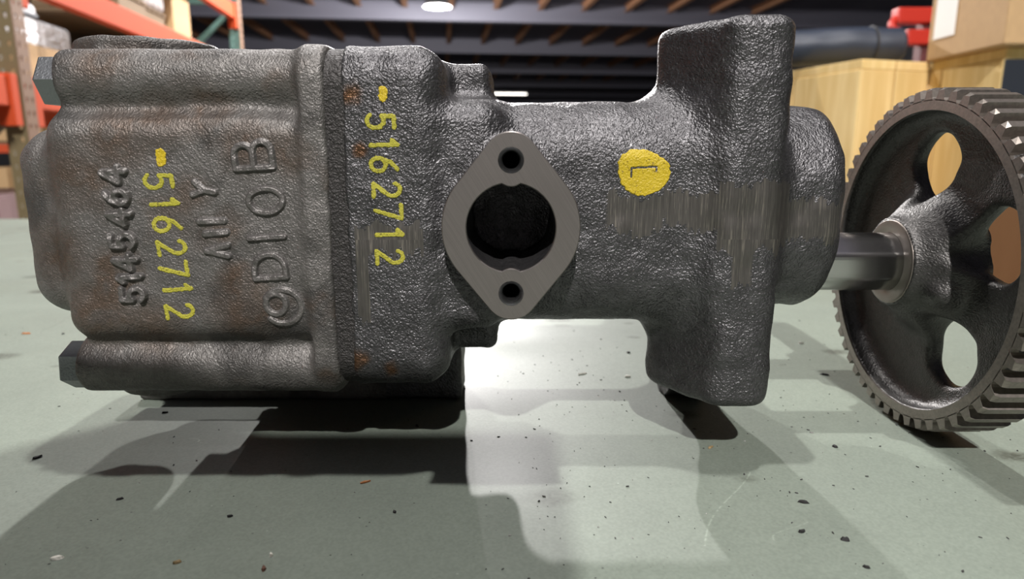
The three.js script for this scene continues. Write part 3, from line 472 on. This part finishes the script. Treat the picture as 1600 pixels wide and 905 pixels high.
function upright(d, front, label) {
  const t = thing('rack_upright', label, 'rack', bf((RX + RB) / 2, FLOOR, d), YAW, undefined), ex = (RX - RB) / 2;
  for (const s of [-1, 1]) {
    part('post', postFace, front, t).position.set(s * ex, 0, 0.035);
    const side = part('post_side', postFace, M.rustPost, t); side.position.set(s * (ex + 0.0385), 0, 0); side.rotation.y = Math.PI / 2;
    const back = part('post_side', new THREE.BoxGeometry(0.003, 3.4, 0.07), front, t); back.position.set(s * (ex - 0.0385), 1.7, 0);
    part('foot_plate', box(0.12, 0.008, 0.12, s * ex, 0.004, 0), front, t);
  }
  for (let y = 0.3; y < 3.0; y += 0.95) { part('brace', box(2 * ex, 0.035, 0.03, 0, y, 0), front, t); const l = Math.hypot(2 * ex, 0.9), b = part('brace', box(l, 0.035, 0.03), front, t); b.position.set(0, y + 0.46, 0); b.rotation.z = Math.atan2(0.9, 2 * ex); }
  return t;
}
upright(D0, M.olive, 'olive perforated rack upright beside the orange beam with a stamped mark');
upright(D1, M.teal, 'teal rack upright at the far end of the orange beams');
const beamGeo = (l) => mergeGeometries([rbox(0.05, 0.11, l, 0.006), rbox(0.062, 0.19, 0.045, 0.004, 0.004, -0.03, l / 2 - 0.02).toNonIndexed(), rbox(0.062, 0.19, 0.045, 0.004, 0.004, -0.03, -l / 2 + 0.02)].map((g) => (g.index ? g.toNonIndexed() : g)));
for (const [x, y, a, b, label] of [[RX, 0.335, -0.2, D0 - 0.05, 'orange rack beam with a stamped mark, ending at the olive upright'], [RX, 0.335, D0 + 0.05, D1 - 0.05, 'low orange rack beam running away behind the end cover'], [RX, 0.78, D0 + 0.05, D1 - 0.05, 'orange rack beam running away above the end cover'], [RX, 1.2, D0 + 0.05, D1 - 0.05, 'high orange rack beam ending at the teal upright'], [RB, 0.335, D0 + 0.05, D1 - 0.05, 'low rear orange beam behind the rack goods'], [RB, 0.78, D0 + 0.05, D1 - 0.05, 'rear orange beam behind the wrapped goods'], [RB, 0.335, -0.2, D0 - 0.05, 'rear orange beam of the nearer rack bay']])
  solo('rack_beam', beamGeo(b - a), M.orange, label, 'beam', bf(x, y, (a + b) / 2), YAW);
// shelf boards
M.ply = new THREE.MeshStandardMaterial({ color: lin(0.20, 0.135, 0.075), roughness: 0.8 });
for (const [y, label, a, n] of [[0.335, 'plywood shelf deck under the white wrapped loads', D0 + 0.06, 5], [0.78, 'plywood shelf deck under the grey wrapped goods', 3.9, 3]]) { const w = (D1 - 0.06 - a) / n, t = thing('shelf_deck', label, 'shelf', bf((RX + RB) / 2, y + 0.056, (a + D1 - 0.06) / 2), YAW); for (let i = 0; i < n; i++) part('board', rbox(0.98, 0.018, w - 0.01, 0.003, 0, 0.009, (i - (n - 1) / 2) * w), M.ply, t); }
M.cardboard = new THREE.MeshStandardMaterial({ color: lin(0.52, 0.34, 0.17), roughness: 0.85, map: dataTex(256, 256, (u, v, c) => { const a = 0.93 + 0.07 * tnoise(u, v, 40, 71) + 0.05 * (tnoise(u, v * 0.2, 120, 72) - 0.5); c[0] = c[1] = c[2] = a; }, false, [3, 3]) });
M.tape = new THREE.MeshStandardMaterial({ color: lin(0.42, 0.27, 0.13), roughness: 0.35 });
M.wrapWhite = new THREE.MeshPhysicalMaterial({ color: lin(0.85, 0.85, 0.86), roughness: 0.4, bumpMap: dataTex(256, 256, (u, v, c) => { c[0] = c[1] = c[2] = Math.abs(tnoise(u, v, 9, 81) - 0.5) * 1.4 + 0.3 * tnoise(u * 1, v, 30, 82); }, false, [4, 4]), bumpScale: 0.012 });
M.wrapGrey = M.wrapWhite.clone(); M.wrapGrey.color = lin(0.42, 0.38, 0.37);
M.blackBand = new THREE.MeshStandardMaterial({ color: lin(0.03, 0.035, 0.045), roughness: 0.4 });
M.paper = new THREE.MeshStandardMaterial({ color: lin(0.88, 0.88, 0.86), roughness: 0.7 });
function carton(name, w, h, d, pos, turn, label, mat = M.cardboard) {
  const t = thing(name, label, 'box', pos, turn); part('body', worldUV(rbox(w, h, d, 0.004, 0, h / 2, 0)), mat, t);
  part('flap', worldUV(box(w - 0.002, 0.003, d / 2 - 0.002, 0, h + 0.0015, d / 4)), mat, t); part('flap', worldUV(box(w - 0.002, 0.003, d / 2 - 0.002, 0, h + 0.0015, -d / 4)), mat, t);
  part('tape', box(w + 0.002, 0.001, 0.05, 0, h + 0.0035, 0), M.tape, t); part('tape', box(0.001, 0.06, 0.05, w / 2 + 0.0008, h - 0.03, 0), M.tape, t); return t;
}
function wrapped(w, h, d, pos, mat, label, band) {
  const t = thing('wrapped_load', label, 'pallet load', pos, YAW); part('load', worldUV(rbox(w, h, d, 0.03, 0, h / 2 + 0.1, 0, 4)), mat, t);
  for (const s of [-1, 0, 1]) part('pallet_runner', rbox(0.08, 0.08, d, 0.004, s * (w / 2 - 0.05), 0.04, 0), M.ply, t); for (let i = 0; i < 5; i++) part('pallet_slat', rbox(w, 0.018, d / 6, 0.003, 0, 0.09, -d / 2 + d / 12 + (i * d * 5) / 24 * 0.99), M.ply, t);
  if (band) for (const [y, hh] of band) part('dark_band', rbox(w + 0.012, hh, d + 0.012, 0.03, 0, y, 0, 4), M.blackBand, t); return t;
}
const S1 = 0.335 + 0.074, S2 = 0.78 + 0.074;
wrapped(0.66, 0.3, 0.19, bf(-2.24, S1, 3.525), M.wrapWhite, 'white wrapped load with dark bands on the lower rack shelf', [[0.18, 0.06], [0.34, 0.04]]);
wrapped(0.66, 0.235, 0.27, bf(-2.24, S1, 3.77), M.wrapWhite, 'plain white wrapped load beside the banded one on the rack');
carton('carton', 0.2, 0.14, 0.29, bf(-1.76, S1, 3.14), YAW, 'small cardboard box on the lower rack shelf in front of the white loads');
wrapped(0.8, 0.22, 0.34, bf(-2.05, S2, 4.08), M.wrapGrey, 'grey plastic wrapped load on the upper rack shelf');
wrapped(0.8, 0.4, 0.33, bf(-2.08, S2, 4.43), M.wrapGrey, 'taller grey wrapped load beside the upright carton');
carton('carton', 0.7, 0.66, 0.3, bf(-2.0, S2, 4.78), YAW, 'tall cardboard carton on the upper rack shelf');
carton('carton', 0.7, 0.24, 0.5, bf(-2.2, S1, 4.24), YAW, 'wide carton under the upper shelf in the dark');
carton('carton', 0.8, 0.28, 0.7, bf(-2.1, S1, 4.9), YAW, 'long carton at the far end of the lower shelf');
{ // lower goods under the nearer beam
  const m = new THREE.MeshStandardMaterial({ color: lin(0.28, 0.18, 0.18), roughness: 0.8 });
  carton('carton', 0.5, 0.86, 0.7, bf(-2.0, FLOOR, 3.2), YAW, 'faded pink carton on the floor under the rack', m);
  carton('carton', 0.7, 0.6, 0.6, bf(-2.05, FLOOR, 4.1), YAW, 'plain carton on the floor under the rack');
}
// second rack row further back gives the dark distance its depth
for (const [d, x, label] of [[9.5, -6.2, 'dark loaded pallet rack far back, nearest the teal upright'], [12.5, -6.2, 'dark loaded pallet rack far back between two others'], [15.5, -6.2, 'dark loaded pallet rack far back, furthest from the teal upright']]) { const t = thing('far_rack', label, 'rack', bf(x, FLOOR, d), YAW, 'far pallet racks'); for (const q of [-1.4, 1.4]) part('post', box(0.08, 3.2, 0.08, 0.5, 1.6, q), M.teal, t); for (const y of [1.1, 2.3]) { part('beam', box(0.06, 0.11, 2.7, 0.5, y, 0), M.orange, t); part('deck', box(1, 0.02, 2.7, 0, y + 0.065, 0), M.ply, t); for (const q of [-0.85, 0, 0.85]) part('carton', box(0.8, 0.6 + 0.2 * rand(), 0.7, 0, y + 0.45, q), M.cardboard, t); } for (const q of [-0.8, 0.1, 0.9]) part('carton', box(0.8, 0.85, 0.7, 0, 0.43, q), M.cardboard, t); }

// ---------------------------------------------------------------- crates and boxes on the right
const pineTex = dataTex(512, 512, (u, v, c) => { const g = tnoise(u + 0.02 * tnoise(u, v, 6, 91), v * 0.125, 40, 92), f = tnoise(u, v * 0.06, 128, 93), k = 0.6 * g + 0.4 * f; c[0] = 0.96 - 0.10 * k; c[1] = 0.86 - 0.13 * k; c[2] = 0.63 - 0.16 * k; }, true, [2.2, 2.2]);
const pine = [0, 1, 2].map((i) => new THREE.MeshStandardMaterial({ map: pineTex, color: lin([1, 0.92, 0.84][i], [1, 0.88, 0.8][i], [1, 0.84, 0.74][i]), roughness: 0.75 }));
M.knot = new THREE.MeshStandardMaterial({ color: lin(0.26, 0.14, 0.06), roughness: 0.8 });
function crate(w, h, d, corner, turn, label, frontMat) { // corner = front left bottom
  const t = thing('wooden_crate', label, 'crate', corner, turn), n = Math.max(2, Math.round(w / 0.16)), m = Math.max(2, Math.round(d / 0.16)), R = rng(Math.round(w * 1000 + d * 77));
  const plank = (pw, x, z, ry, i, mat) => { const p = part('plank', worldUV(rbox(pw - 0.003, h, 0.018, 0.002, 0, h / 2, 0)), mat || pine[i % 3], t); p.position.set(x, 0, z); p.rotation.y = ry; return p; };
  for (let i = 0; i < n; i++) { const p = plank(w / n, ((i + 0.5) * w) / n, -0.009, 0, i + 1, frontMat); plank(w / n, ((i + 0.5) * w) / n, -d + 0.009, 0, i); }
  for (let i = 0; i < m; i++) { const z = -((i + 0.5) * d) / m; const p = plank(d / m, 0.009, z, Math.PI / 2, i); for (let k = 0; k < 3; k++) { const r = 0.006 + 0.006 * R(), kn = part('knot', new THREE.CylinderGeometry(r, r, 0.0012, 14).scale(1, 1, 1.4).rotateX(Math.PI / 2).translate((R() - 0.5) * d / m * 0.7, h * (0.55 + 0.4 * R()), -0.0092), M.knot, p, 'dark knot'); } plank(d / m, w - 0.009, z, Math.PI / 2, i + 2); }
  for (let i = 0; i < n; i++) part('lid_plank', worldUV(rbox(w / n - 0.003, 0.018, d, 0.002, ((i + 0.5) * w) / n, h + 0.009, -d / 2)), pine[i % 3], t);
  return t;
}
const CT = 0.281 - 0.018;
crate(0.165, CT - FLOOR, 0.36, [0.652, FLOOR, -1.30], 0.30, 'pale pine crate under the dark blue roll');
crate(0.42, CT - FLOOR, 0.30, [0.822, FLOOR, -1.165], 0.06, 'pine crate with black front under the cardboard box', M.blackBand);
{ // low box on the bench behind the gear
  const brown = new THREE.MeshStandardMaterial({ map: pineTex, color: lin(0.17, 0.10, 0.07), roughness: 0.85 }), t = thing('wooden_box', 'low brown wooden box on the bench behind the gear', 'box', [0.347, 0, -0.50], -0.62);
  for (let i = 0; i < 4; i++) { part('slat', worldUV(rbox(0.072, 0.09, 0.012, 0.0015, 0.037 + i * 0.074, 0.045, -0.006)), brown, t); part('slat', worldUV(rbox(0.072, 0.09, 0.012, 0.0015, 0.037 + i * 0.074, 0.045, -0.214)), brown, t); }
  for (const x of [0.006, 0.29]) part('end_board', worldUV(rbox(0.012, 0.09, 0.196, 0.0015, x, 0.045, -0.11)), brown, t); part('bottom_board', worldUV(box(0.27, 0.008, 0.194, 0.148, 0.0045, -0.11)), brown, t);
}
carton('carton', 0.44, 0.34, 0.21, [1.02, 0.2815, -1.245], 0.0, 'large cardboard box with white shipping label on the pine crate');
{ // white label on the box
  solo('shipping_label', box(0.0012, 0.135, 0.06), M.paper, 'white shipping label stuck on the large cardboard box', 'label', [0.7992, 0.2815 + 0.105, -1.302]);
}
{ // rolled sheet
  const t = thing('rolled_sheet', 'dark blue plastic sheet rolled up on the pine crate', 'roll', [0.50, 0.3235, -1.50], 0.0);
  const pts = [[0, 0, 0], [0.1, 0.002, 0.02], [0.2, 0.004, 0.04], [0.27, 0.002, 0.05], [0.295, 0.002, 0.052]].map((p) => new THREE.Vector3(...p)), curve = new THREE.CatmullRomCurve3(pts);
  const g = new THREE.TubeGeometry(curve, 40, 0.0365, 24); const p = g.attributes.position; for (let i = 0; i < p.count; i++) { const x = p.getX(i), y = p.getY(i), z = p.getZ(i), k = 0.0028 * (noise(x * 26, y * 60, z * 60) - 0.5); p.setXYZ(i, x, y + k, z + k); } g.computeVertexNormals();
  const m = new THREE.MeshStandardMaterial({ color: lin(0.016, 0.024, 0.042), roughness: 0.5, side: THREE.DoubleSide }); part('sheet', g, m, t); part('end_roll', new THREE.TorusGeometry(0.024, 0.011, 10, 24).rotateY(Math.PI / 2).translate(0.292, 0.002, 0.052), m, t); part('end_roll', new THREE.TorusGeometry(0.024, 0.011, 10, 24).rotateY(Math.PI / 2), m, t);
  for (const x of [0.075, 0.24]) part('tie_strap', new THREE.TorusGeometry(0.038, 0.0022, 6, 28).rotateY(Math.PI / 2).translate(x, 0.003, x * 0.2), M.dark, t);
}
{ // red rack frame behind
  M.red = new THREE.MeshStandardMaterial({ color: lin(0.52, 0.03, 0.015), roughness: 0.45 });
  const t = thing('red_frame', 'red steel rack frame standing behind the cardboard box', 'rack', [1.33, FLOOR, -2.42]);
  part('beam', rbox(1.2, 0.05, 0.05, 0.006, 0.58, 0.57 - FLOOR, 0), M.red, t); part('beam', rbox(1.2, 0.05, 0.05, 0.006, 0.62, 0.5 - FLOOR, 0), M.red, t);
  part('post', rbox(0.05, 0.62 - FLOOR, 0.05, 0.005, 1.15, (0.62 - FLOOR) / 2, 0), M.red, t); part('post', rbox(0.035, 0.6 - FLOOR, 0.05, 0.005, 0.10, (0.6 - FLOOR) / 2, -0.02), new THREE.MeshStandardMaterial({ color: lin(0.12, 0.03, 0.03), roughness: 0.6 }), t);
  part('hook', new THREE.TubeGeometry(new THREE.CatmullRomCurve3([[0.0, 0.57, 0], [-0.03, 0.55, 0.01], [-0.035, 0.53, 0.02], [-0.01, 0.52, 0.02]].map((p) => new THREE.Vector3(p[0], p[1] - FLOOR, p[2]))), 12, 0.012, 8), M.red, t);
}


// ---------------------------------------------------------------- a tablet held up behind the camera: the lamp behind throws its shadow on the bench
{
  const PT = 0.350, PZ = 0.105;
  const t = thing('tablet', 'small black tablet held up by the hand over the near bench edge', 'tablet', [-0.0575, PT - 0.066, PZ]);
  part('body', rbox(0.152, 0.132, 0.009, 0.0042, 0, 0, 0, 4), M.blackBand, t); part('screen', rbox(0.138, 0.106, 0.0006, 0.0002, 0, 0, 0.0047), new THREE.MeshStandardMaterial({ color: lin(0.01, 0.01, 0.012), roughness: 0.1 }), t);
  part('lens_ring', new THREE.TorusGeometry(0.0045, 0.0008, 8, 24).translate(0.0575, 0.045, -0.0047), M.steel, t);
  const caps = []; const cap = (pts) => { for (let i = 0; i + 1 < pts.length; i++) caps.push([...pts[i], ...pts[i + 1]].map((v, k) => (k % 4 === 2 ? v + PZ - 0.0095 : v))); };
  const hy = PT - 0.045;
  [[0.024, 0.0095, 0.9], [0.006, 0.0098, 1], [-0.012, 0.0095, 0.95], [-0.029, 0.0085, 0.78]].forEach(([dy, r, k]) => cap([[-0.158, hy + dy, 0.012, r * 1.25], [-0.136, hy + dy * 1.02, -0.011, r * 1.05], [-0.136 + 0.034 * k, hy + dy, -0.009, r * 0.95], [-0.136 + 0.054 * k, hy + dy * 0.97, 0.0045 - r * 0.86, r * 0.82]]));
  cap([[-0.164, hy - 0.01, 0.03, 0.016], [-0.142, hy + 0.022, 0.034, 0.0125], [-0.112, hy + 0.028, 0.0255, 0.0098], [-0.092, hy + 0.02, 0.0225, 0.0085]]);
  cap([[-0.160, hy + 0.018, 0.018, 0.0145], [-0.172, hy - 0.012, 0.040, 0.021], [-0.184, hy - 0.05, 0.072, 0.022], [-0.196, hy - 0.09, 0.115, 0.026]]); cap([[-0.160, hy - 0.022, 0.018, 0.0145], [-0.172, hy - 0.012, 0.040, 0.021]]); cap([[-0.158, hy, 0.014, 0.016], [-0.172, hy - 0.012, 0.040, 0.021]]);
  const f = (x, y, z) => { let d = 1; for (const [ax, ay, az, ra, bx, by, bz, rb] of caps) { const ex = bx - ax, ey = by - ay, ez = bz - az, q = Math.max(0, Math.min(1, ((x - ax) * ex + (y - ay) * ey + (z - az) * ez) / (ex * ex + ey * ey + ez * ez))); d = smin(d, Math.sqrt((x - ax - ex * q) ** 2 + (y - ay - ey * q) ** 2 + (z - az - ez * q) ** 2) - ra - (rb - ra) * q, 0.004); } return d; };
  const hand = thing('person', 'hand and sleeved forearm holding up the small tablet', 'person', [-0.27, 0, 0.31]), off = (g) => g.translate(0.27, 0, -0.31);
  part('hand', off(meshField(f, [-0.24, 0.16, 0.06], [-0.06, 0.38, 0.25], 0.0025)), new THREE.MeshStandardMaterial({ color: lin(0.50, 0.28, 0.19), roughness: 0.6 }), hand);
  const arm = new THREE.CatmullRomCurve3([[-0.192, hy - 0.078, PZ + 0.092], [-0.205, hy - 0.108, PZ + 0.125], [-0.235, 0.07, 0.275], [-0.262, 0.045, 0.31]].map((p) => new THREE.Vector3(...p)));
  const g = new THREE.TubeGeometry(arm, 30, 0.037, 24); const p = g.attributes.position; for (let i = 0; i < p.count; i++) { const k = 0.006 * (noise(p.getX(i) * 50, p.getY(i) * 50, p.getZ(i) * 70) - 0.5); p.setXYZ(i, p.getX(i) + k, Math.max(0.001, p.getY(i) + k), p.getZ(i)); } g.computeVertexNormals();
  part('sleeve', off(g), new THREE.MeshStandardMaterial({ color: lin(0.06, 0.07, 0.1), roughness: 0.9, side: THREE.DoubleSide }), hand);
}
renderer.render(scene, camera);
